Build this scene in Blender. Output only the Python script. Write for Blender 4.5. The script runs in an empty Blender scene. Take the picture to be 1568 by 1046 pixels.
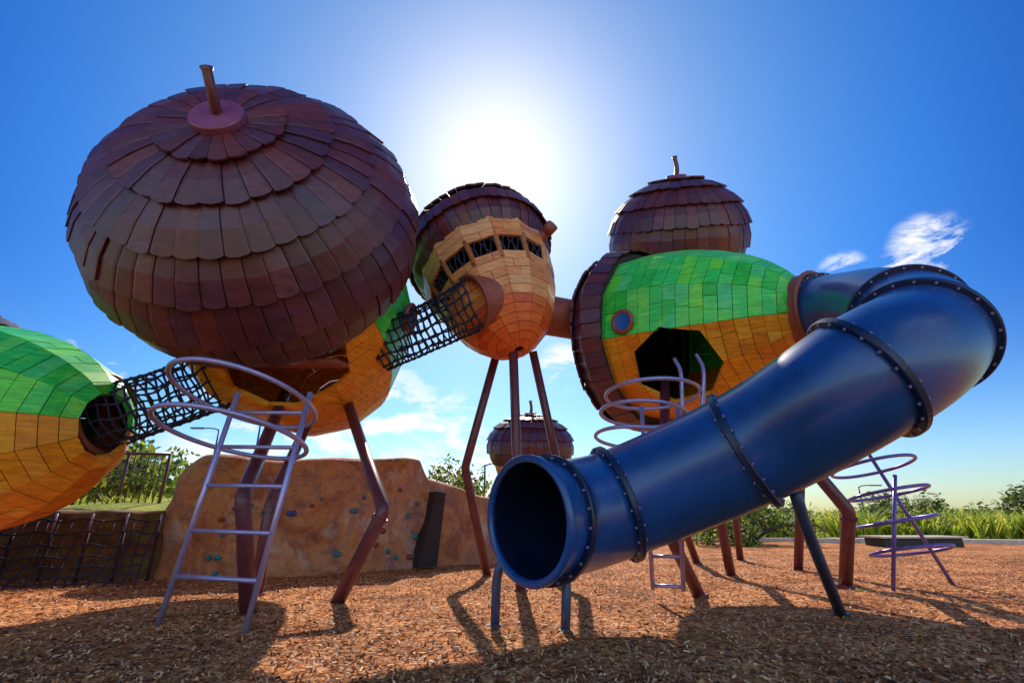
import bpy, bmesh, math, random
import numpy as np
from mathutils import Vector, Matrix, noise
random.seed(7); rng=np.random.default_rng(7)
V=Vector
def lin(a,b,n): return [a+(b-a)*i/(n-1) for i in range(n)]
scene=bpy.context.scene

# ------------------------------------------------------------------ materials
def newmat(name):
    m=bpy.data.materials.new(name); m.use_nodes=True
    nt=m.node_tree; nt.nodes.clear()
    out=nt.nodes.new('ShaderNodeOutputMaterial'); b=nt.nodes.new('ShaderNodeBsdfPrincipled')
    nt.links.new(b.outputs[0],out.inputs[0])
    return m,nt,b,out
def ramp(nt,cols,interp='LINEAR'):
    r=nt.nodes.new('ShaderNodeValToRGB'); r.color_ramp.interpolation=interp
    e=r.color_ramp.elements
    while len(e)<len(cols): e.new(.5)
    for i,(p,c) in enumerate(cols):
        e[i].position=p; e[i].color=(*c,1)
    return r
def nz(nt,scale,detail=4,rough=.6,vec=None,dist=0):
    n=nt.nodes.new('ShaderNodeTexNoise'); n.inputs['Scale'].default_value=scale
    n.inputs['Detail'].default_value=detail; n.inputs['Roughness'].default_value=rough; n.inputs['Distortion'].default_value=dist
    if vec: nt.links.new(vec,n.inputs['Vector'])
    return n
def mixc(nt,fac,a,b,mode='MIX'):
    m=nt.nodes.new('ShaderNodeMix'); m.data_type='RGBA'; m.blend_type=mode
    for s,x in ((0,fac),(6,a),(7,b)):
        if hasattr(x,'node'): nt.links.new(x,m.inputs[s])
        elif s==0: m.inputs[0].default_value=x
        else: m.inputs[s].default_value=(*x,1)
    return m.outputs[2]
def bump(nt,b,h,strength=.3,dist=.01):
    n=nt.nodes.new('ShaderNodeBump'); n.inputs['Strength'].default_value=strength; n.inputs['Distance'].default_value=dist
    nt.links.new(h,n.inputs['Height']); nt.links.new(n.outputs[0],b.inputs['Normal'])
def wood(name,cols,rough=.5,grainscale=(3,3,40),spec=.5,stain=(.05,.03,.03),stainamt=.35,coat=0):
    m,nt,b,out=newmat(name)
    g=nt.nodes.new('ShaderNodeNewGeometry'); tc=nt.nodes.new('ShaderNodeTexCoord')
    r=ramp(nt,cols); nt.links.new(g.outputs['Random Per Island'],r.inputs[0])
    mp=nt.nodes.new('ShaderNodeMapping'); mp.inputs['Scale'].default_value=grainscale
    nt.links.new(tc.outputs['Object'],mp.inputs[0])
    n=nz(nt,1.6,6,.65,mp.outputs[0],.6)
    rr=ramp(nt,[(.3,(.6,.55,.5)),(.7,(1.2,1.2,1.2))]); nt.links.new(n.outputs[0],rr.inputs[0])
    c=mixc(nt,1,r.outputs[0],rr.outputs[0],'MULTIPLY')
    n2=nz(nt,5,5,.7,tc.outputs['Object']); r2=ramp(nt,[(.52,(0,0,0)),(.78,(stainamt,)*3)]); nt.links.new(n2.outputs[0],r2.inputs[0])
    c=mixc(nt,r2.outputs[0],c,stain)
    nt.links.new(c,b.inputs['Base Color']); b.inputs['Roughness'].default_value=rough
    b.inputs['Specular IOR Level'].default_value=spec
    b.inputs['Coat Weight'].default_value=coat; b.inputs['Coat Roughness'].default_value=.25
    bump(nt,b,n.outputs[0],.35,.006)
    return m
def simple(name,col,rough=.5,metal=0,var=.2,scale=6,spec=.5,bumps=0,coat=0):
    m,nt,b,out=newmat(name)
    tc=nt.nodes.new('ShaderNodeTexCoord'); n=nz(nt,scale,5,.6,tc.outputs['Object'])
    r=ramp(nt,[(.3,tuple(x*(1-var) for x in col)),(.7,tuple(min(1,x*(1+var)) for x in col))]); nt.links.new(n.outputs[0],r.inputs[0])
    nt.links.new(r.outputs[0],b.inputs['Base Color']); b.inputs['Metallic'].default_value=metal
    b.inputs['Specular IOR Level'].default_value=spec
    rr=nt.nodes.new('ShaderNodeMapRange'); rr.inputs[3].default_value=max(.03,rough-.08); rr.inputs[4].default_value=rough+.1
    nt.links.new(n.outputs[0],rr.inputs[0]); nt.links.new(rr.outputs[0],b.inputs['Roughness'])
    b.inputs['Coat Weight'].default_value=coat
    if bumps: bump(nt,b,n.outputs[0],bumps,.02)
    return m
M={}
M['shingle']=wood('cap_shingle',[(0,(.075,.014,.026)),(.3,(.115,.020,.036)),(.5,(.080,.024,.060)),(.75,(.16,.026,.026)),(1,(.115,.036,.080))],.40,(4,4,14),.55,(.19,.03,.014),.35)
M['orange']=wood('orange_plank',[(0,(.86,.28,.012)),(.35,(.94,.38,.022)),(.7,(.82,.22,.010)),(1,(.94,.46,.05))],.45,(3,3,30),.35,(.40,.09,.008),.5,.12)
M['tan']=wood('cedar_plank',[(0,(.82,.27,.08)),(.4,(.92,.39,.14)),(.75,(.76,.21,.05)),(1,(.94,.50,.22))],.45,(3,3,30),.4,(.38,.08,.02),.4,.15)
M['red']=wood('red_plank',[(0,(.82,.12,.02)),(.5,(.88,.19,.035)),(1,(.70,.09,.02))],.45)
M['green']=wood('green_plank',[(0,(.03,.58,.05)),(.4,(.05,.72,.12)),(.7,(.18,.80,.04)),(1,(.03,.64,.26))],.40,(3,3,30),.35,(.42,.88,.03),.6,.12)
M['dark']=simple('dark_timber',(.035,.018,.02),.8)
M['steel']=simple('maroon_painted_steel',(.13,.030,.042),.36,0,.25,8,.5)
M['collar']=simple('collar_timber',(.30,.065,.04),.5)
M['galv']=simple('galvanised_tube',(.40,.32,.56),.32,.5,.1,20)
M['purple']=simple('purple_painted_tube',(.16,.10,.36),.3,.3,.15,20)
M['bluegalv']=simple('blue_grey_post',(.06,.09,.20),.4,.4)
M['rope']=simple('black_rope',(.018,.016,.04),.75,0,.3,60)
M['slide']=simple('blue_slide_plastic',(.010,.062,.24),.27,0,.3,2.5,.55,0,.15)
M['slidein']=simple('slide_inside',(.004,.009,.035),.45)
M['flange']=simple('slide_flange',(.006,.016,.06),.35)
M['glass']=simple('porthole_glass',(.02,.12,.42),.08,0,.1,5,.8)
M['conc']=simple('pale_concrete',(.60,.50,.40),.85)
M['blackpl']=simple('dark_planter',(.02,.02,.022),.6)
M['plate']=simple('cap_plate',(.24,.06,.15),.35)

def rockmat():
    m,nt,b,out=newmat('terracotta_render')
    tc=nt.nodes.new('ShaderNodeTexCoord')
    n=nz(nt,1.0,8,.68,tc.outputs['Object'],.8)
    r=ramp(nt,[(.34,(.24,.07,.05)),(.43,(.62,.19,.07)),(.52,(.82,.34,.14)),(.60,(.55,.23,.17)),(.70,(.86,.54,.38))]); nt.links.new(n.outputs[0],r.inputs[0])
    n2=nz(nt,3.2,8,.75,tc.outputs['Object'],.6); r2=ramp(nt,[(.50,(0,0,0)),(.62,(.65,.65,.65))]); nt.links.new(n2.outputs[0],r2.inputs[0])
    c=mixc(nt,r2.outputs[0],r.outputs[0],(.27,.11,.13))
    n4=nz(nt,2.2,8,.7,tc.outputs['Object'],.3); r4=ramp(nt,[(.54,(0,0,0)),(.64,(.65,.65,.65))]); nt.links.new(n4.outputs[0],r4.inputs[0])
    c=mixc(nt,r4.outputs[0],c,(.82,.58,.48))
    nt.links.new(c,b.inputs['Base Color']); b.inputs['Roughness'].default_value=.7
    n3=nz(nt,6,9,.72,tc.outputs['Object']); bump(nt,b,n3.outputs[0],1,.12)
    return m
M['rock']=rockmat()
def stonemat():
    m,nt,b,out=newmat('brown_stone')
    tc=nt.nodes.new('ShaderNodeTexCoord')
    v=nt.nodes.new('ShaderNodeTexVoronoi'); v.inputs['Scale'].default_value=3.2
    mp=nt.nodes.new('ShaderNodeMapping'); mp.inputs['Scale'].default_value=(1,1,2.2); nt.links.new(tc.outputs['Object'],mp.inputs[0]); nt.links.new(mp.outputs[0],v.inputs['Vector'])
    n=nz(nt,6,6,.65,tc.outputs['Object'])
    r=ramp(nt,[(.3,(.08,.035,.015)),(.7,(.30,.14,.04))]); nt.links.new(n.outputs[0],r.inputs[0])
    c=mixc(nt,.35,r.outputs[0],v.outputs['Color'],'MULTIPLY')
    nt.links.new(c,b.inputs['Base Color']); b.inputs['Roughness'].default_value=.9
    bump(nt,b,v.outputs['Distance'],.6,.06); return m
M['stone']=stonemat()
def mulchmat():
    m,nt,b,out=newmat('bark_mulch')
    tc=nt.nodes.new('ShaderNodeTexCoord')
    v=nt.nodes.new('ShaderNodeTexVoronoi'); v.inputs['Scale'].default_value=34; nt.links.new(tc.outputs['Object'],v.inputs['Vector'])
    r=ramp(nt,[(0,(.11,.03,.010)),(.3,(.46,.155,.045)),(.7,(.70,.29,.10)),(1,(.86,.48,.24))])
    s=nt.nodes.new('ShaderNodeSeparateColor'); nt.links.new(v.outputs['Color'],s.inputs[0]); nt.links.new(s.outputs[0],r.inputs[0])
    n=nz(nt,1.3,7,.65,tc.outputs['Object']); r2=ramp(nt,[(.35,(.50,.40,.33)),(.6,(1.1,1.05,1.0))]); nt.links.new(n.outputs[0],r2.inputs[0])
    c=mixc(nt,1,r.outputs[0],r2.outputs[0],'MULTIPLY')
    nt.links.new(c,b.inputs['Base Color']); b.inputs['Roughness'].default_value=.95; b.inputs['Specular IOR Level'].default_value=.15
    n3=nz(nt,35,5,.7,tc.outputs['Object']); 
    bump(nt,b,n3.outputs[0],.7,.03); return m
M['mulch']=mulchmat()
def chipmat():
    m,nt,b,out=newmat('wood_chip')
    g=nt.nodes.new('ShaderNodeNewGeometry')
    r=ramp(nt,[(0,(.06,.018,.010)),(.3,(.26,.08,.028)),(.7,(.60,.24,.085)),(1,(.88,.52,.28))]); nt.links.new(g.outputs['Random Per Island'],r.inputs[0])
    nt.links.new(r.outputs[0],b.inputs['Base Color']); b.inputs['Roughness'].default_value=.6; b.inputs['Specular IOR Level'].default_value=.3; return m
M['chip']=chipmat()
def leafmat(name,cols,trans=.5):
    m,nt,b,out=newmat(name)
    g=nt.nodes.new('ShaderNodeNewGeometry')
    r=ramp(nt,cols); nt.links.new(g.outputs['Random Per Island'],r.inputs[0])
    nt.links.new(r.outputs[0],b.inputs['Base Color']); b.inputs['Roughness'].default_value=.55
    t=nt.nodes.new('ShaderNodeBsdfTranslucent'); nt.links.new(r.outputs[0],t.inputs[0])
    mx=nt.nodes.new('ShaderNodeMixShader'); mx.inputs[0].default_value=trans
    nt.links.new(b.outputs[0],mx.inputs[1]); nt.links.new(t.outputs[0],mx.inputs[2]); nt.links.new(mx.outputs[0],out.inputs[0]); return m
M['leaf']=leafmat('bush_leaf',[(0,(.02,.05,.012)),(.5,(.13,.21,.03)),(1,(.48,.50,.06))],.6)
M['blade']=leafmat('grass_blade',[(0,(.12,.20,.02)),(.5,(.42,.50,.05)),(1,(.76,.68,.13))],.6)
M['bark']=simple('bark',(.10,.07,.05),.9)
def grassmat():
    m,nt,b,out=newmat('lawn')
    tc=nt.nodes.new('ShaderNodeTexCoord'); n=nz(nt,.6,8,.7,tc.outputs['Object'])
    r=ramp(nt,[(.3,(.20,.24,.03)),(.6,(.46,.50,.05)),(.8,(.60,.52,.12))]); nt.links.new(n.outputs[0],r.inputs[0])
    nt.links.new(r.outputs[0],b.inputs['Base Color']); b.inputs['Roughness'].default_value=.9
    n2=nz(nt,12,6,.7,tc.outputs['Object']); bump(nt,b,n2.outputs[0],.8,.08); return m
M['lawn']=grassmat()
for k,c in (('teal',(.03,.20,.24)),('redh',(.30,.04,.03)),('grey',(.14,.14,.17)),('blueh',(.04,.10,.30))): M['h_'+k]=simple('hold_'+k,c,.6)

# ------------------------------------------------------------------ mesh builder
class MB:
    def __init__(s): s.v=[];s.f=[];s.m=[];s.sm=[];s.mats=[]
    def mi(s,k):
        if k not in s.mats: s.mats.append(k)
        return s.mats.index(k)
    def add(s,vs,fs,mat,smooth=False):
        o=len(s.v); s.v.extend([tuple(p) for p in vs]); k=s.mi(mat)
        for f in fs: s.f.append(tuple(i+o for i in f)); s.m.append(k); s.sm.append(smooth)
    def slab(s,o,i,mat):
        n=len(o); s.add(list(o)+list(i),[tuple(range(n)),tuple(range(2*n-1,n-1,-1))]+[(k,k+n,(k+1)%n+n,(k+1)%n) for k in range(n)],mat)
    def hexa(s,o4,i4,mat): s.slab(o4,i4,mat)
    def tube(s,pts,r,mat,n=8,closed=False,caps=True,smooth=True):
        pts=[V(p) for p in pts]; N=len(pts)
        rs=r if isinstance(r,(list,tuple)) else [r]*N
        tg=[]
        for i in range(N):
            a=pts[(i-1)%N] if (closed or i>0) else pts[i]; b=pts[(i+1)%N] if (closed or i<N-1) else pts[i]
            tg.append((b-a).normalized())
        up=V((0,0,1)) if abs(tg[0].z)<.9 else V((1,0,0))
        x=tg[0].cross(up).normalized(); vs=[]
        for i in range(N):
            x=(x-tg[i]*x.dot(tg[i])).normalized(); y=tg[i].cross(x)
            for k in range(n):
                a=2*math.pi*k/n; vs.append(pts[i]+rs[i]*(math.cos(a)*x+math.sin(a)*y))
        fs=[]
        for i in range(N if closed else N-1):
            j=(i+1)%N
            for k in range(n):
                k2=(k+1)%n; fs.append((i*n+k,i*n+k2,j*n+k2,j*n+k))
        if caps and not closed: fs.append(tuple(range(n))[::-1]); fs.append(tuple((N-1)*n+k for k in range(n)))
        s.add(vs,fs,mat,smooth)
    def obj(s,name,parent=None):
        me=bpy.data.meshes.new(name); me.from_pydata(s.v,[],s.f)
        for k in s.mats: me.materials.append(M[k])
        me.polygons.foreach_set('material_index',s.m); me.polygons.foreach_set('use_smooth',s.sm); me.update()
        o=bpy.data.objects.new(name,me); scene.collection.objects.link(o)
        if parent: o.parent=parent
        return o
def root(name):
    e=bpy.data.objects.new(name,None); scene.collection.objects.link(e); e.empty_display_size=.2; return e
def cr(ctrl,n=10):
    P=[V(p) for p in ctrl]; P=[P[0]*2-P[1]]+P+[P[-1]*2-P[-2]]; out=[]
    for i in range(1,len(P)-2):
        for k in range(n):
            t=k/n; a,b,c,d=P[i-1],P[i],P[i+1],P[i+2]
            out.append(.5*((2*b)+(c-a)*t+(2*a-5*b+4*c-d)*t*t+(3*b-a-3*c+d)*t**3))
    out.append(P[-2]); return out
def ringpts(c,r,u,v,n=40): 
    c=V(c);u=V(u).normalized();v=(V(v)-u*V(v).dot(u)).normalized()
    return [c+r*(math.cos(2*math.pi*k/n)*u+math.sin(2*math.pi*k/n)*v) for k in range(n)]
def axis(az,el): return V((math.cos(el)*math.sin(az),-math.cos(el)*math.cos(az),math.sin(el)))
def clip(poly,p0,n,keep_out):
    out=[]; N=len(poly)
    for i in range(N):
        a,b=poly[i],poly[(i+1)%N]; da=(a-p0).dot(n); db=(b-p0).dot(n)
        if not keep_out: da,db=-da,-db
        if da>=0: out.append(a)
        if (da>0 and db<0) or (da<0 and db>0): out.append(a.lerp(b,da/(da-db)))
    return out

# ------------------------------------------------------------------ acorn pods
def acorn(C,A,R,c,a,L,gores=12,course=.15,colf=None,skip=None,holes=(),tend=86,stem=.5,rows=7,phi0=-35,sw=.19,bars=None,plate=.19,prof=None,t0deg=-8,roll=0):
    C=V(C); A=A.normalized(); h=A.cross(V((0,0,1)))
    if h.length<.05: h=V((1,0,0))
    h.normalize(); g=h.cross(A)
    def W(r,th,z): return C+A*z+r*(math.cos(th)*h+math.sin(th)*g)
    R0=root('acorn_play_pod')
    cap=MB(); n=200
    phs=np.linspace(math.radians(phi0),math.radians(90),n).tolist()
    ell=lambda p:(R*math.cos(p),c*math.sin(p))
    arc=[0]
    for i in range(1,n):
        p,q=ell(phs[i-1]),ell(phs[i]); arc.append(arc[-1]+math.hypot(p[0]-q[0],p[1]-q[1]))
    def phi_at(s): return float(np.interp(s,arc,phs))
    tot=arc[-1]; rl=(tot-plate*.6)/rows
    def P(phi,th,off):
        r,z=ell(phi); nx,nzv=math.cos(phi)/R,math.sin(phi)/c; l=math.hypot(nx,nzv)
        return W(r+off*nx/l,th,z+off*nzv/l)
    NC=5; xs=[0,.15,.5,.85,1]; drop=[.016,.002,-.006,.002,.016]
    for i in range(rows):
        s0=rl*i; s1=rl*(i+1)+.09 if i<rows-1 else rl*(i+1)
        rb=ell(phi_at(s0))[0]; cnt=max(22,round(2*math.pi*rb/sw)); ph_off=random.random()
        for k in range(cnt):
            e0=random.uniform(.012,.03); t0=2*math.pi*(k+ph_off+e0)/cnt; t1=2*math.pi*(k+ph_off+1-e0)/cnt
            jb=random.uniform(-.014,.014); jo=random.uniform(-.006,.012); tw=random.uniform(-.008,.008)
            out=[];inn=[]
            for e,fr in enumerate((0,.45,1)):
                for q in range(NC):
                    tt=t0+(t1-t0)*xs[q]
                    s=s0+jb+(s1-s0)*fr+(drop[q]*sw/.19 if e==0 else 0)
                    pp=phi_at(max(s,0))+(s/R if s<0 else 0)
                    off=.06*(1-fr)+jo+tw*(xs[q]*2-1)-(.004 if q in (0,4) else 0)
                    out.append(P(pp,tt,off+.028)); inn.append(P(pp,tt,off))
            fs=[]; m=3*NC
            for y in range(2):
                for x in range(NC-1):
                    b=y*NC+x; fs.append((b,b+1,b+NC+1,b+NC)); fs.append((m+b,m+b+NC,m+b+NC+1,m+b+1))
            for x in range(NC-1): fs.append((x,m+x,m+x+1,x+1)); z=2*NC+x; fs.append((z,z+1,m+z+1,m+z))
            for y in range(2): b=y*NC; fs.append((b,b+NC,m+b+NC,m+b)); b=y*NC+NC-1; fs.append((b,m+b,m+b+NC,b+NC))
            cap.add(out+inn,fs,'shingle')
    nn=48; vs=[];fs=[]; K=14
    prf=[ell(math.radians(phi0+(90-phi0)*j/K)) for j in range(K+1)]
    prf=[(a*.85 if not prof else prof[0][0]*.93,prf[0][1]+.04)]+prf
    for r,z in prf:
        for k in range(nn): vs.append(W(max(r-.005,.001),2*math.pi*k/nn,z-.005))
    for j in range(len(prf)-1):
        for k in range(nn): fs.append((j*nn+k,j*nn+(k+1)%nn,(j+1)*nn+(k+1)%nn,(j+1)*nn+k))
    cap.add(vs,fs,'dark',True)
    pl=[(.001,c+.095),(plate-.01,c+.09),(plate,c+.08),(plate,c-.02)]; vs=[];fs=[]
    for r,z in pl:
        for k in range(40): vs.append(W(r,2*math.pi*k/40,z))
    for j in range(3):
        for k in range(40): fs.append((j*40+k,j*40+(k+1)%40,(j+1)*40+(k+1)%40,(j+1)*40+k))
    cap.add(vs,fs,'plate')
    if stem:
        b=W(0,0,c+.03); cap.tube(cr([b,b+A*stem*.45+V((.02,0,.04)),b+A*stem*.7+V((-.01,0,.18))],6),[.045]*6+[.042]*6+[.055],'steel',12)
    cap.obj('cap',R0)
    pts=prof or [(a*math.cos(t),-L*math.sin(t)) for t in [math.radians(x) for x in lin(t0deg,tend,40)]]
    al=[0]
    for i in range(1,len(pts)): al.append(al[-1]+math.hypot(pts[i][0]-pts[i-1][0],pts[i][1]-pts[i-1][1]))
    nc=max(3,round(al[-1]/course)); pr=[(float(np.interp(al[-1]*i/nc,al,[p[0] for p in pts])),float(np.interp(al[-1]*i/nc,al,[p[1] for p in pts]))) for i in range(nc+1)]
    nut=MB(); th_=.045
    HP=[]
    for (hp,hd,hr,hl,hn,asp) in holes:
        hp=V(hp);hd=V(hd).normalized(); u=hd.cross(V((0,0,1))).normalized(); v=u.cross(hd); pl=[]
        vv=[hp+hr*(math.cos(2*math.pi*(k+.5)/hn)*u*asp+math.sin(2*math.pi*(k+.5)/hn)*v) for k in range(hn)]
        for k in range(hn):
            p,q=vv[k],vv[(k+1)%hn]; nn_=(q-p).cross(hd).normalized()
            if nn_.dot((p+q)/2-hp)<0: nn_=-nn_
            pl.append((p,nn_))
        HP.append((hp,hd,hl,pl))
    for gi in range(gores):
        t0=2*math.pi*gi/gores+roll; t1=2*math.pi*(gi+1)/gores+roll; tm=(t0+t1)/2
        gd=math.cos(tm)*h+math.sin(tm)*g
        for ri in range(nc):
            (ra,za),(rb,zb)=pr[ri],pr[ri+1]; zmid=(za+zb)/2
            if skip and skip(gd,zmid): continue
            ge=.0035
            c00,c01=W(ra,t0,za),W(ra,t1,za); c10,c11=W(rb,t0,zb),W(rb,t1,zb)
            cuts=[0,1]; wdt=(c01-c00).length
            if wdt>.35 and random.random()<.55: cuts=[0,random.uniform(.3,.7),1]
            nrm=(c01-c00).cross(c10-c00)
            if nrm.length<1e-9: nrm=gd.copy()
            nrm.normalize()
            if nrm.dot(gd)<0: nrm=-nrm
            mat=colf(gd,zmid) if colf else 'orange'
            hgt=((c10+c11)/2-(c00+c01)/2).length
            for q in range(len(cuts)-1):
                e=min(ge/max(wdt,.02),.1); f0,f1=cuts[q]+e,cuts[q+1]-e; ev=min(ge/max(hgt,.02),.2)
                j=random.uniform(-.004,.006)
                pt=lambda x,y:(c00.lerp(c01,x)).lerp(c10.lerp(c11,x),y)+nrm*j
                poly=[pt(f0,ev),pt(f1,ev),pt(f1,1-ev),pt(f0,1-ev)]
                if (poly[1]-poly[0]).cross(poly[2]-poly[1]).dot(nrm)<0: poly=poly[::-1]
                polys=[poly]
                for (hp,hd,hl,pl) in HP:
                    nx=[]
                    for po in polys:
                        cen=sum(po,V())/len(po)
                        if abs((cen-hp).dot(hd))>hl: nx.append(po); continue
                        cur=po
                        for (p0,nn_) in pl:
                            o_=clip(cur,p0,nn_,True)
                            if len(o_)>=3: nx.append(o_)
                            cur=clip(cur,p0,nn_,False)
                            if len(cur)<3: break
                    polys=nx
                for po in polys: nut.slab(po,[p-nrm*th_ for p in po],mat)
    nut.obj('nut_body',R0)
    if bars:
        bm_=MB(); z0,z1=bars
        rr=lambda z:float(np.interp(-z,[-p[1] for p in pr],[p[0] for p in pr]))
        for gi in range(gores):
            tm=2*math.pi*(gi+.5)/gores; gd=math.cos(tm)*h+math.sin(tm)*g
            if not skip(gd,(z0+z1)/2): continue
            for q in range(0,9):
                th=2*math.pi*(gi+q/8)/gores
                k=math.cos(math.pi/gores)/math.cos(th-tm)
                post=q in (0,8)
                p_=[W(rr(z0+(z1-z0)*s)*k-.03+(0 if post else .012*math.sin(7*s+q)),th+(0 if post else .03*math.sin(5*s+q*2)),z0+(z1-z0)*s) for s in lin(-.1,1.1,7)]
                bm_.tube(p_,.04 if post else .010,'tan' if post else 'rope',6)
        bm_.obj('window_bars',R0)
    return R0,W
def leg(R0,pts,r=.065,mat='steel',name='leg'):
    b=MB(); P=[V(p) for p in pts]
    out=[P[0]]
    for i in range(1,len(P)-1):
        a=(P[i-1]-P[i]).normalized(); c=(P[i+1]-P[i]).normalized()
        for t in lin(0,1,5): out.append((P[i]+a*.06).lerp(P[i],t).lerp(P[i].lerp(P[i]+c*.06,t),t))
    out.append(P[-1]); b.tube(out,r,mat,16)
    if len(P)==3 and name=='leg':
        d=(P[2]-P[1]).normalized(); b.tube([P[1]+d*.07,P[1]+d*.10],r*1.25,mat,16,smooth=False)
    b.tube([P[-1]+V((0,0,.045)),P[-1]-V((0,0,.02))],r*1.35,mat,16,smooth=False)
    b.obj(name,R0)
def porthole(R0,p,n,r=.13):
    p=V(p);n=V(n).normalized(); u=n.cross(V((0,0,1))).normalized(); v=u.cross(n)
    b=MB(); b.tube(ringpts(p,r,u,v,28),.03,'collar',8,closed=True)
    b.tube([p-n*.05,p+n*.012],r,'glass',28,smooth=False); b.obj('porthole',R0)
def collar(R0,p,q,r,mat='collar',name='tunnel_collar'):
    b=MB(); p=V(p);q=V(q); n=28; d=(q-p).normalized(); u=d.cross(V((0,0,1))).normalized(); v=u.cross(d)
    vs=[];fs=[]
    for (c,rr) in ((p,r),(q,r),(q,r-.05),(p,r-.05)):
        for k in range(n): an=2*math.pi*k/n; vs.append(c+rr*(math.cos(an)*u+math.sin(an)*v))
    for j in range(4):
        for k in range(n): fs.append((j*n+k,j*n+(k+1)%n,((j+1)%4)*n+(k+1)%n,((j+1)%4)*n+k))
    b.add(vs,fs,mat,False); b.tube(ringpts(q,r+.005,u,v,32),.028,mat,8,closed=True); b.obj(name,R0)

# large pod on the left, cap tipped towards the camera
A1=axis(.092,.266); C1=V((-2.72,4.55,3.80))
prof1=[(1.22,-.5),(1.37,-.8),(1.47,-1.15),(1.50,-1.45)]+[(1.52*math.cos(math.radians(t)),-.87-3.2*math.sin(math.radians(t))) for t in (16,23,31,39,47,55,63,71,80)]
P1,W1=acorn(C1,A1,1.585,1.2,1.476,2.8,gores=12,colf=lambda gd,z:'green' if (gd.x>.6 and gd.z>-.45) else 'orange',stem=.46,plate=.23,prof=prof1,holes=[((-2.50,4.98,2.2),(.03,-.45,-.89),.66,.55,6,1.1)])
leg(P1,[(-2.85,5.95,2.3),(-2.31,4.35,.97),(-2.18,4.55,0)])
leg(P1,[(-2.15,6.15,2.25),(-1.26,5.03,.87),(-1.68,5.17,0)])
leg(P1,[(-2.7,6.6,2.3),(-2.8,5.9,.95),(-2.72,5.75,0)])
b=MB()
for k in range(5): b.tube([(-3.3,5.0+.12*k,2.40+.02*k),(-1.9,5.0+.12*k,2.40+.02*k)],.03,'collar',8)
b.obj('entry_slats',P1)
A2=axis(3.94,1.13); C2=V((-.5,6.57,4.62))
P2,W2=acorn(C2,A2,1.06,.66,1.0,1.95,gores=14,course=.12,stem=.4,rows=5,sw=.13,
    colf=lambda gd,z:'red' if z<-1.5 else 'tan', skip=lambda gd,z:(gd.y<.25 and gd.x<.8 and -1.0<z<-.70),bars=(-.68,-1.01))
leg(P2,[(-.2,6.6,3.1),(-.67,7.1,1.47),(-.34,7.53,0)],.06)
leg(P2,[(.01,6.03,3.05),(.06,6.13,1.5),(.1,6.1,0)],.06)
leg(P2,[(.3,6.6,3.05),(.63,7.04,1.6),(.5,7.3,0)],.06)
b=MB(); b.tube([(.30,6.2,4.52),(.52,5.95,4.66)],.07,'collar',12); b.tube([(.50,5.97,4.65),(.58,5.88,4.70)],.09,'collar',12); b.obj('telescope',P2)
A3=axis(-2.4,.12); C3=V((2.0,7.1,3.42))
P3,W3=acorn(C3,A3,1.37,.62,1.26,2.45,gores=12,course=.16,stem=0,rows=4,tend=70,phi0=-20,t0deg=2,roll=math.radians(15),
    colf=lambda gd,z:'green' if gd.z>-.1 else 'orange',holes=[((2.06,5.81,2.56),(-.35,-.72,-.60),.56,.5,7,1.0)])
leg(P3,[(3.0,6.2,2.5),(3.97,6.04,.87),(4.02,6.5,0)],.075)
leg(P3,[(2.1,6.4,2.6),(1.6,5.45,.75),(2.0,5.75,0)])
leg(P3,[(2.3,7.2,2.4),(2.9,7.2,.9),(3.09,7.53,0)])
P4,W4=acorn((3.31,8.4,6.10),V((-.08,-.52,.86)),1.28,1.08,1.15,1.8,gores=12,stem=.38,rows=6)
leg(P4,[(3.2,9.2,4.8),(2.8,9.2,1.6),(3.34,9.55,0)])
leg(P4,[(3.8,9.2,4.8),(4.3,9.8,1.6),(4.4,10.2,0)])
leg(P4,[(3.6,8.8,4.8),(4.6,7.9,1.6),(4.4,8.2,0)])
P5,W5=acorn((.53,14.2,2.75),V((.02,-.15,1)),1.2,.85,1.08,1.6,gores=12,stem=.35,rows=6)
for k in range(3):
    an=k*2.1+.4; leg(P5,[(.53+.4*math.cos(an),14.2+.4*math.sin(an),1.4),(.53+.8*math.cos(an),14.2+.8*math.sin(an),.7),(.53+.7*math.cos(an),14.2+.7*math.sin(an),0)])
A6=V((-1,.05,-.02)).normalized(); C6=V((-6.25,5.1,1.66))
P6,W6=acorn(C6,A6,1.35,.9,1.20,2.15,gores=12,stem=0,rows=5,tend=74,colf=lambda gd,z:'green' if gd.z>.05 else 'orange')
leg(P6,[(-5.2,5.0,1.0),(-5.1,4.9,.5),(-4.98,4.9,0)]); leg(P6,[(-6.6,5.9,.9),(-6.7,6.0,.4),(-6.7,6.0,0)]); leg(P6,[(-6.9,4.4,.9),(-7,4.3,.4),(-7,4.3,0)])

# ------------------------------------------------------------------ net tunnels
def nettunnel(p,q,r,sag=.05,nr=15,nl=14):
    R0=root('rope_net_tunnel'); b=MB(); p=V(p);q=V(q); d=(q-p).normalized(); u=d.cross(V((0,0,1))).normalized(); v=u.cross(d)
    def S(t,a): 
        c=p.lerp(q,t)-V((0,0,sag*4*t*(1-t))); rr=r*(1-.12*4*t*(1-t))
        return c+rr*(math.cos(a)*u+math.sin(a)*v)
    for i in range(nr):
        t=i/(nr-1); b.tube([S(t+.012*math.sin(k*1.7+i),2*math.pi*k/nl) for k in range(nl)],.012,'rope',6,closed=True)
    for k in range(nl):
        b.tube([S(t,2*math.pi*k/nl+.05*math.sin(t*20+k)) for t in lin(0,1,nr*2)],.012,'rope',6)
    for i in range(nr):
        for k in range(nl):
            t=i/(nr-1); c=S(t,2*math.pi*k/nl+.05*math.sin(t*20+k)); b.tube([c-d*.028,c,c+d*.028],[.011,.022,.011],'rope',6)
    b.obj('net',R0); return R0
nettunnel((-4.42,5.2,1.84),(-3.45,5.42,2.32),.37,nr=13)
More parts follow.
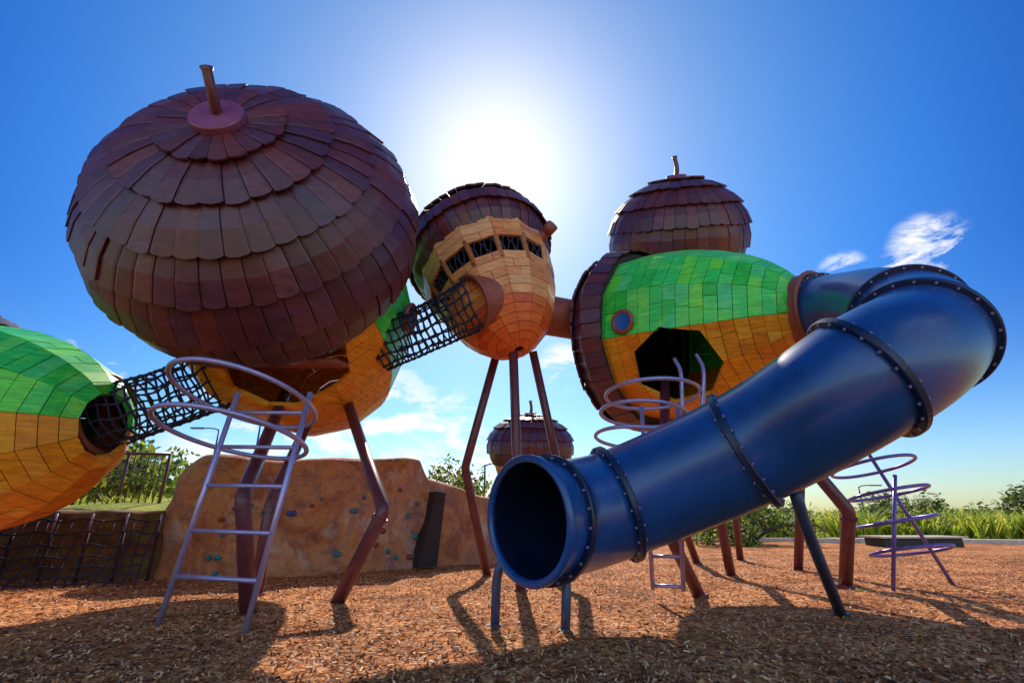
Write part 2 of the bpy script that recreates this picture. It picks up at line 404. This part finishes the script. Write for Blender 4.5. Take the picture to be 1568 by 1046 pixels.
collar(P6,(-4.75,5.18,1.80),(-4.38,5.2,1.85),.43)
nettunnel((-1.70,5.85,2.88),(-.50,5.66,3.36),.34,nr=16)
collar(P2,(-.10,5.95,3.60),(-.52,5.67,3.37),.36)
R0=root('timber_connecting_tube'); collar(R0,(.35,6.6,3.65),(1.2,6.9,3.62),.30,name='tube')
porthole(P2,(.16,5.67,3.78),(.12,-1,-.3),.1)
porthole(P3,(1.45,5.88,3.22),(-.70,-.70,-.1),.14)
porthole(P1,(-1.30,5.72,3.2),(.98,-.1,-.17),.17)

# ------------------------------------------------------------------ slide
SL=root('tube_slide')
ctrl=[(3.63,5.35,3.12),(3.70,4.86,2.94),(3.60,4.35,2.71),(3.40,3.80,2.38),(3.00,3.36,2.03),(2.36,3.14,1.69),(1.80,3.66,1.32),(.97,4.10,.96),(.45,3.95,.82),(.11,3.67,.79)]
path=cr(ctrl,14)
SR=.415
b=MB(); b.tube(path,SR,'slide',64,caps=False); b.obj('tube',SL)
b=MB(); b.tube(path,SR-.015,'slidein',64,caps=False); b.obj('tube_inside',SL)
b=MB()
def flange(i,w=.045,t=.026,bolts=22):
    c=path[i]; d=(path[min(i+1,len(path)-1)]-path[max(i-1,0)]).normalized(); u=d.cross(V((0,0,1))).normalized(); v=u.cross(d)
    vs=[];fs=[];n=64
    for (o,r) in ((-t,SR-.01),(-t,SR+w-.008),(-t+.008,SR+w),(t-.008,SR+w),(t,SR+w-.008),(t,SR-.01)):
        for k in range(n): an=2*math.pi*k/n; vs.append(c+d*o+r*(math.cos(an)*u+math.sin(an)*v))
    for j in range(5):
        for k in range(n): fs.append((j*n+k,j*n+(k+1)%n,(j+1)*n+(k+1)%n,(j+1)*n+k))
    b.add(vs,fs,'flange',False)
    for k in range(bolts):
        an=2*math.pi*(k+.5)/bolts; e=c+(SR+w*.5)*(math.cos(an)*u+math.sin(an)*v)
        b.tube([e-d*(t+.012),e+d*(t+.012)],.010,'galv',6,smooth=False)
for i in (3,40,55,70,85,101,120): flange(i)
c=path[-1]; d=(path[-1]-path[-2]).normalized(); u=d.cross(V((0,0,1))).normalized(); v=u.cross(d)
b.tube(ringpts(c,SR+.005,u,v,64),.03,'slide',12,closed=True)
b.obj('flanges',SL)
leg(SL,[(.40,4.0,.5),(.40,3.96,.3),(.38,3.96,0)],.035,'bluegalv','support_post')
leg(SL,[(-.08,4.1,.5),(-.12,4.15,.35),(-.13,4.17,0)],.035,'bluegalv','support_post')
leg(SL,[(2.1,3.75,.98),(2.2,3.9,.8),(2.8,4.65,0)],.045,'bluegalv','support_post')
collar(P3,(3.40,5.68,3.18),(3.64,5.30,3.11),.47)

# ------------------------------------------------------------------ ladders and hoops
def ladder(name,f1,f2,t1,t2,rungs,hoops,r=.022,top=None,mat='galv'):
    R0=root(name); b=MB(); f1,f2,t1,t2=map(V,(f1,f2,t1,t2))
    b.tube([f1,t1],r,mat,12); b.tube([f2,t2],r,mat,12)
    for s in rungs: b.tube([f1.lerp(t1,s),f2.lerp(t2,s)],r*.8,mat,10)
    for (c,rad,u,v) in hoops: b.tube(ringpts(c,rad,u,v,56),r*.9,mat,10,closed=True)
    if top:
        for pts in top: b.tube(cr(pts,8),r*.9,mat,10)
    b.obj('frame',R0); return R0
ladder('hoop_climbing_ladder',(-2.69,4.18,0),(-1.90,3.93,0),(-2.43,4.19,1.85),(-1.73,4.05,1.81),(.2,.38,.57,.74,.9),
   [((-2.22,3.93,1.74),.58,(1,0,-.16),(0,1,-.25)),((-2.26,3.93,1.43),.58,(1,0,-.12),(0,1,-.2))])
ladder('hoop_climbing_ladder',(1.36,5.2,.15),(1.62,5.1,.15),(1.36,5.0,1.9),(1.7,4.9,1.9),(.02,.17,.35,.55,.75),
   [((1.48,5.0,2.02),.48,(1,0,-.02),(0,1,-.1)),((1.38,5.05,1.82),.44,(1,0,-.1),(0,1,-.1)),((1.3,5.1,1.58),.42,(1,0,-.1),(0,1,-.1))],
   top=[[(1.72,4.85,1.75),(1.76,4.85,2.2),(1.8,5.1,2.45)],[(1.95,4.9,1.85),(2.02,4.9,2.25),(2.05,5.1,2.5)]])
ladder('hoop_climbing_ladder',(5.35,6.5,0),(4.45,6.3,0),(4.7,6.5,1.6),(4.75,6.2,1.3),(),
   [((4.47,6.17,1.39),.45,(1,0,.1),(0,1,-.2)),((4.6,6.2,1.08),.42,(1,0,.12),(0,1,-.15)),((4.77,6.4,.76),.42,(1,0,.15),(0,1,-.1)),((4.85,6.4,.42),.42,(1,0,.05),(0,1,-.2))],mat='purple')

# ------------------------------------------------------------------ climbing wall
def wall():
    R0=root('climbing_wall'); 
    base=cr([(-5.05,8.1,0),(-4.95,7.3,0),(-4.2,7.15,0),(-3.25,7.5,0),(-2.3,8.0,0),(-1.5,8.6,0),(-.6,9.35,0),(.4,9.9,0)],18)
    hx=[-5.1,-4.9,-4.6,-3.5,-2.5,-1.75,-1.55,-1.35,-.9,-.5,.4]; hz=[1.35,1.6,1.68,1.66,1.72,1.76,1.74,1.45,1.38,1.2,1.05]
    vs=[];N=len(base);K=26
    for i,p in enumerate(base):
        d=(base[min(i+1,N-1)]-base[max(i-1,0)]).normalized(); nrm=V((-d.y,d.x,0))
        H=float(np.interp(p.x,hx,hz)) if i>4 else 1.4
        for k in range(K+1):
            s=k/K
            if s<.62: q=p+nrm*(.12*(s/.62)**2)+V((0,0,H*.93*s/.62))
            elif s<.75:
                a=(s-.62)/.13*math.pi/2; q=p+nrm*(.12+.15*(1-math.cos(a))) +V((0,0,H*.93+H*.07*math.sin(a)))
            else: q=p+nrm*(.27+.9*(s-.75)/.25)+V((0,0,H if s<.99 else 0))
            nn=noise.noise(q*1.1)*.18+noise.noise(q*3)*.07
            q=q-nrm*nn*(1 if s<.75 else .3)+V((0,0,noise.noise(V((p.x*1.5,p.y,3)))*.07*min(1,s*2)))
            if k==0: q.z=-.05
            vs.append(q)
    fs=[(i*(K+1)+k,(i+1)*(K+1)+k,(i+1)*(K+1)+k+1,i*(K+1)+k+1) for i in range(N-1) for k in range(K)]
    fs.append(tuple(range(K+1)))
    b=MB(); b.add(vs,fs,'rock',True); b.obj('wall_body',R0)
    hb=MB()
    cols=['h_teal','h_teal','h_redh','h_grey','h_teal','h_blueh']
    for n in range(30):
        i=random.randint(38,95); s=random.uniform(.06,.5); p=vs[i*(K+1)+int(s*K)]
        d=(base[min(i+1,N-1)]-base[i-1]).normalized(); nf=V((d.y,-d.x,0)); rr=random.uniform(.03,.05)
        u=d; v=V((0,0,1)); vv=[];
        for ring,(o,sc) in enumerate(((-.03,1),(.02,.95),(.05,.5))):
            for k in range(9):
                an=2*math.pi*k/9; vv.append(p+nf*o+rr*sc*(math.cos(an)*u*(1+.3*math.sin(n))+math.sin(an)*v))
        ff=[(j*9+k,j*9+(k+1)%9,(j+1)*9+(k+1)%9,(j+1)*9+k) for j in range(2) for k in range(9)]+[tuple(18+k for k in range(9))]
        hb.add(vv,ff,random.choice(cols),True)
    hb.obj('climbing_holds',R0)
    ob=MB()
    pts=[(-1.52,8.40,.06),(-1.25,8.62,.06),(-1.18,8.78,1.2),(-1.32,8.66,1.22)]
    n=V((.62,-.78,0)); o4=[V(p)+n*.06 for p in pts]; ob.hexa(o4,[p-n*.3 for p in o4],'dark'); ob.obj('slot_shade_panel',R0)  # dark slab proud of the wall, standing in for a shaded recess
wall()
b=MB(); line=cr([(-4.85,7.25,0),(-5.4,6.95,0),(-6.3,6.6,0),(-7.5,6.3,0),(-9.5,6.1,0)],12); vs=[];N=len(line);prof=[(0,0),(0,.3),(.02,.6),(.03,.82),(.08,.88),(.4,.9),(.45,0)]
for i,p in enumerate(line):
    d=(line[min(i+1,N-1)]-line[max(i-1,0)]).normalized(); n=V((d.y,-d.x,0)); n=n if n.y>0 else -n
    for (o,z) in prof:
        q=p+n*o+V((0,0,z)); q+=n*noise.noise(q*4)*.05+V((0,0,noise.noise(q*3)*.03)); vs.append(q)
K=len(prof); fs=[(i*K+k,(i+1)*K+k,(i+1)*K+k+1,i*K+k+1) for i in range(N-1) for k in range(K-1)]
b.add(vs,fs,'stone',True); b.obj('low_stone_wall')
R0=root('climbing_net'); b=MB(); c2=MB()
def NP(a,s):
    p=V((-4.7,6.95,0)).lerp(V((-7.6,6.0,0)),a); n=V((.3,-.95,0)); return p+n*(.1+.55*s)+V((0,0,.75*(1-s)-.10*math.sin(math.pi*s)+.02))
for k in range(24): b.tube([NP(k/23+.01*math.sin(5*s+k),s) for s in lin(0,1,10)],.011,'rope',6)
for k in range(8): b.tube([NP(a,k/7+.02*math.sin(a*40+k)) for a in lin(0,1,40)],.011,'rope',6)
b.obj('net',R0)
for k in range(9): 
    p=NP(k/8,0); c2.tube([V((p.x,p.y,.62)),p+V((0,0,.08))],.014,'galv',8); c2.tube([V((p.x,p.y,-.02)),V((p.x,p.y,.62))],.02,'dark',8)
c2.obj('net_posts',R0)
b=MB(); vs=[];nx,ny=50,40
for j in range(ny):
    for i in range(nx):
        x=-40+i*(35.3/(nx-1)); fy=j/(ny-1); y0=7.5 if x>-6 else 6.9; y=y0+fy**2*40
        vs.append((x,y,.84+1.5*fy**1.2+.1*noise.noise(V((x*.3,y*.3,0)))*min(1,fy*5)))
b.add(vs,[(j*nx+i,j*nx+i+1,(j+1)*nx+i+1,(j+1)*nx+i) for j in range(ny-1) for i in range(nx-1)],'lawn',True); b.obj('grass_bank')
R0=root('metal_railing'); b=MB()
p,q=V((-6.9,8.0,.85)),V((-5.75,8.3,.85))
for z in (.12,.95): b.tube([p+V((0,0,z)),q+V((0,0,z))],.022,'steel',8)
for k in range(13): a=p.lerp(q,k/12); b.tube([a+V((0,0,.0 if k%6==0 else .12)),a+V((0,0,.95))],.025 if k%6==0 else .010,'steel',8)
b.obj('rails',R0)

# ------------------------------------------------------------------ ground
b=MB(); b.add([(-600,-200,-.008),(600,-200,-.008),(600,900,-.008),(-600,900,-.008)],[(0,1,2,3)],'lawn'); b.obj('ground')
b=MB(); vs=[];nx,ny=150,110
def gh(x,y): return .05*noise.noise(V((x*.7,y*.7,0)))+.02*noise.noise(V((x*2.6,y*2.6,5)))+.03
for j in range(ny):
    for i in range(nx):
        x=-16+i*(40/(nx-1)); y=-6+j*(24/(ny-1)); vs.append((x,y,gh(x,y)))
b.add(vs,[(j*nx+i,j*nx+i+1,(j+1)*nx+i+1,(j+1)*nx+i) for j in range(ny-1) for i in range(nx-1)],'mulch',True); b.obj('mulch_bed')
b=MB(); 
kp=cr([(2,18,0),(8,17.6,0),(14,16.5,0),(20,14,0),(24,10,0)],10)
for (o0,o1,z,mt) in ((0,.25,.16,'conc'),(.25,2.4,.10,'conc')):
    vs=[]
    for i,p in enumerate(kp):
        d=(kp[min(i+1,len(kp)-1)]-kp[max(i-1,0)]).normalized(); n=V((-d.y,d.x,0))
        for (o,zz) in ((o0,-.02),(o0,z),(o1,z),(o1,-.02)): vs.append(p+n*o+V((0,0,zz)))
    b.add(vs,[(i*4+k,(i+1)*4+k,(i+1)*4+k+1,i*4+k+1) for i in range(len(kp)-1) for k in range(3)],mt)
b.obj('footpath')
n=60000
Y=2.4+ (rng.random(n)**1.6)*9; X=(rng.random(n)*2-1)*(Y*1.15+.6)
L_=rng.uniform(.006,.022,n); Wd=rng.uniform(.003,.008,n); az=rng.random(n)*6.283; ti=rng.normal(0,.4,n); Z=rng.random(n)*.016
ux=np.stack([np.cos(az)*np.cos(ti),np.sin(az)*np.cos(ti),np.sin(ti)],1)*L_[:,None]
ro=rng.normal(0,.5,n); vx=np.stack([-np.sin(az)*np.cos(ro),np.cos(az)*np.cos(ro),np.sin(ro)],1)*Wd[:,None]
c=np.stack([X,Y,Z],1)
c[:,2]+=np.array([gh(x,y) for x,y in zip(X,Y)])
q=np.stack([c-ux-vx,c+ux-vx*.7,c+ux+vx,c-ux+vx*.8],1).reshape(-1,3)
me=bpy.data.meshes.new('wood_chips'); me.from_pydata(q.tolist(),[],np.arange(4*n).reshape(-1,4).tolist()); me.materials.append(M['chip'])
o=bpy.data.objects.new('wood_chips',me); scene.collection.objects.link(o)

# ------------------------------------------------------------------ vegetation
def bush(name,c,rx,rz,n=2600,leaf=.07,mat='leaf'):
    c=V(c); b=MB(); seeds=[V((random.gauss(0,.45),random.gauss(0,.45),random.uniform(.15,.8))) for _ in range(11)]
    R0=root(name)
    for i in range(n):
        s=random.choice(seeds); d=V((random.gauss(0,1),random.gauss(0,1),random.gauss(0,1))).normalized()*random.uniform(.12,.42)
        p=s+d
        if p.z<0: p.z=-p.z*.5
        p=c+V((p.x*rx,p.y*rx,p.z*rz))
        u=V((random.gauss(0,1),random.gauss(0,1),random.gauss(0,1))).normalized(); v=u.orthogonal().normalized()
        l=leaf*random.uniform(.6,1.4)
        b.add([p-u*l,p+v*l*.4,p+u*l,p-v*l*.4],[(0,1,2,3)],mat)
    b.obj('foliage',R0)
    t=MB()
    for s in seeds:
        e=c+V((s.x*rx,s.y*rx,s.z*rz)); t.tube([c-V((0,0,.05)),c.lerp(e,.5)+V((0,0,.1*rz)),e],[.05*rx,.035*rx,.012],'bark',6)
    t.obj('stems',R0)
def tufts(name,gen,n,h,mat='blade',per=26,w=.012):
    b=MB()
    for _ in range(n):
        x,y,z=gen(); hh=h*random.uniform(.45,1.15)
        for k in range(per):
            a=random.random()*6.283; lean=random.uniform(.1,1.0)*hh; r0=random.random()*.12
            p0=V((x+r0*math.cos(a),y+r0*math.sin(a),z)); d=V((math.cos(a),math.sin(a),0)); hk=hh*random.uniform(.6,1)
            p1=p0+d*lean*.35+V((0,0,hk*.7)); p2=p0+d*lean+V((0,0,hk*random.uniform(.7,1.05))); s=d.cross(V((0,0,1)))*w
            b.add([p0-s,p0+s,p1+s*.9,p1-s*.9,p2],[(0,1,2,3),(3,2,4)],mat)
    b.obj(name)
bush('bush',(7.2,16.2,0),1.5,1.7,3800,.08)
bush('bush',(9.6,19.8,0),1.4,1.5,2800,.09)
bush('bush',(24.5,24,0),2.4,2.2,3500,.14)
bush('bush',(17.5,23.5,0),1.6,1.7,2200,.11)
bush('bush',(21.0,26,0),2.0,1.9,2200,.12)
bush('bush',(-8.6,10.4,.9),1.5,1.6,3600,.09)
bush('bush',(-10.2,12.5,.9),1.6,1.4,2400,.10)
bush('bush',(-1.6,14.2,.3),1.0,1.8,2000,.08)
tufts('long_grass',lambda:(random.uniform(7,30),random.uniform(20.5,25),0),260,1.3,w=.035,per=30)
tufts('low_grass',lambda:(random.uniform(3,11),random.uniform(18.2,20.3),0),120,.6,w=.02)
tufts('bank_grass',lambda:(random.uniform(-12,-5.2),random.uniform(8,13),.9),240,.35,w=.012)
b=MB()
for i in range(9000):
    x=random.uniform(-150,190); hh=(2.5+3.5*noise.noise(V((x*.05,1,0)))+1.8*noise.noise(V((x*.21,4,0)))); z=random.random()*max(.6,hh); y=140+random.uniform(-5,5)
    u=V((random.gauss(0,1),random.gauss(0,1),random.gauss(0,1))).normalized()*.8; v=u.orthogonal().normalized()*.5; p=V((x,y,z))
    b.add([p-u,p+v,p+u,p-v],[(0,1,2,3)],'leaf')
b.obj('distant_trees')
def lamp(x,y,z,h,s=1):
    R0=root('street_lamp'); b=MB(); b.tube([(x,y,z),(x,y,z+h)],[.06,.04],'bluegalv',10); b.tube(cr([(x,y,z+h-.05),(x+s*.3,y,z+h+.05),(x+s*1.0,y,z+h+.08)],5),.03,'bluegalv',8)
    b.hexa([V((x+s*a,y+q,z+h+.1)) for a,q in ((.8,-.1),(1.4,-.1),(1.4,.1),(.8,.1))],[V((x+s*a,y+q,z+h+.03)) for a,q in ((.8,-.1),(1.4,-.1),(1.4,.1),(.8,.1))],'bluegalv'); b.obj('lamp_post_and_head',R0)
lamp(-14.5,24,.5,4.4,-1); lamp(-12.5,24,.5,5.3,1); lamp(-1.2,22,0,3.0,1)
lamp(21.3,31,0,2.6,1)
R0=root('planter_box'); b=MB()
def bx(b,x0,x1,y0,y1,z0,z1,m): b.hexa([V((x0,y0,z1)),V((x1,y0,z1)),V((x1,y1,z1)),V((x0,y1,z1))],[V((x0,y0,z0)),V((x1,y0,z0)),V((x1,y1,z0)),V((x0,y1,z0))],m)
bx(b,10.4,12.6,14.6,15.4,0,.26,'blackpl'); bx(b,10.3,12.7,14.5,15.5,.263,.31,'conc'); b.obj('box',R0)

# ------------------------------------------------------------------ light, sky, camera
sd=V((-.03,.809,.701)).normalized(); el=math.asin(sd.z); azs=math.atan2(sd.x,sd.y)
L=bpy.data.lights.new('sun','SUN'); L.energy=5; L.angle=math.radians(.5); L.color=(1,.89,.73)
lo=bpy.data.objects.new('sun',L); scene.collection.objects.link(lo); lo.rotation_euler=sd.to_track_quat('Z','Y').to_euler(); lo.location=(0,10,20)
w=bpy.data.worlds.new('World'); scene.world=w; w.use_nodes=True; nt=w.node_tree; nt.nodes.clear()
out=nt.nodes.new('ShaderNodeOutputWorld'); bg=nt.nodes.new('ShaderNodeBackground'); nt.links.new(bg.outputs[0],out.inputs[0])
sky=nt.nodes.new('ShaderNodeTexSky'); sky.sky_type='NISHITA'; sky.sun_disc=False; sky.sun_elevation=el; sky.sun_rotation=azs
sky.air_density=1.3; sky.dust_density=.5; sky.ozone_density=3.0
hs=nt.nodes.new('ShaderNodeHueSaturation'); hs.inputs['Saturation'].default_value=1.35; nt.links.new(sky.outputs[0],hs.inputs['Color'])
tc=nt.nodes.new('ShaderNodeTexCoord')
def vdot(d):
    n=nt.nodes.new('ShaderNodeVectorMath'); n.operation='DOT_PRODUCT'; nt.links.new(tc.outputs['Generated'],n.inputs[0]); n.inputs[1].default_value=V(d).normalized(); return n.outputs['Value']
# sky is deepest 45-75 degrees away from the sun; the unseen side behind the camera is brightened as added fill
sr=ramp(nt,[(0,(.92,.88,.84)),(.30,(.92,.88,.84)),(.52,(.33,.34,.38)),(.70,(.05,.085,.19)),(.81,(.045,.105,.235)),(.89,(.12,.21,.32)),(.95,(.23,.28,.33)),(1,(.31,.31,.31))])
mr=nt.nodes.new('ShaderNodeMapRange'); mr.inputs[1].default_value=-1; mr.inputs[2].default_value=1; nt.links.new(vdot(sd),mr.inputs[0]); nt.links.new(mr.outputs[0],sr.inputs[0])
# near the horizon the haze keeps the sky pale
sx=nt.nodes.new('ShaderNodeSeparateXYZ'); nt.links.new(tc.outputs['Generated'],sx.inputs[0])
hz_=nt.nodes.new('ShaderNodeMapRange'); hz_.interpolation_type='SMOOTHSTEP'; hz_.inputs[1].default_value=.0; hz_.inputs[2].default_value=.42; hz_.inputs[3].default_value=.75; hz_.inputs[4].default_value=0; nt.links.new(sx.outputs[2],hz_.inputs[0])
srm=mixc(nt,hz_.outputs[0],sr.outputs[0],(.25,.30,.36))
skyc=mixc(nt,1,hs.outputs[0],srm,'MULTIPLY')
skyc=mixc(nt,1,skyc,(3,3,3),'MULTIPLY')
mp=nt.nodes.new('ShaderNodeMapping'); mp.inputs['Scale'].default_value=(1,1,2.6); nt.links.new(tc.outputs['Generated'],mp.inputs[0])
cn=nz(nt,9,9,.62,mp.outputs[0],.4); cr_=ramp(nt,[(.46,(0,0,0)),(.58,(1,1,1))]); nt.links.new(cn.outputs[0],cr_.inputs[0])
acc=None
for d,rad in (((.645,.652,.395),.06),((.62,.68,.365),.045),((.56,.727,.385),.045),((-.65,.728,.219),.07),((-.28,.952,.125),.22),((-.12,.96,.11),.16),((-.45,.88,.10),.18),((.103,.95,.29),.06),((.7,-.6,.5),.6),((-.3,-.9,.4),.6)):  # last two: unseen clouds behind the camera, added for fill light
    m=nt.nodes.new('ShaderNodeMapRange'); m.interpolation_type='SMOOTHSTEP'; m.inputs[1].default_value=math.cos(rad); m.inputs[2].default_value=math.cos(rad*.25); nt.links.new(vdot(d),m.inputs[0])
    if acc is None: acc=m.outputs[0]
    else:
        x=nt.nodes.new('ShaderNodeMath'); x.operation='MAXIMUM'; nt.links.new(acc,x.inputs[0]); nt.links.new(m.outputs[0],x.inputs[1]); acc=x.outputs[0]
x=nt.nodes.new('ShaderNodeMath'); x.operation='MULTIPLY'; nt.links.new(acc,x.inputs[0]); nt.links.new(cr_.outputs[0],x.inputs[1])
col=mixc(nt,x.outputs[0],skyc,(7,7.1,7.4))
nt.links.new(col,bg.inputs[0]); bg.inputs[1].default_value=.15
cam=bpy.data.cameras.new('camera'); co=bpy.data.objects.new('camera',cam); scene.collection.objects.link(co)
cam.lens=17; cam.sensor_width=36; cam.clip_end=2000; cam.clip_start=.05
co.location=(0,0,.8); co.rotation_euler=(math.radians(110),0,0); scene.camera=co
scene.view_settings.view_transform='Standard'; scene.view_settings.look='None'; scene.view_settings.exposure=0
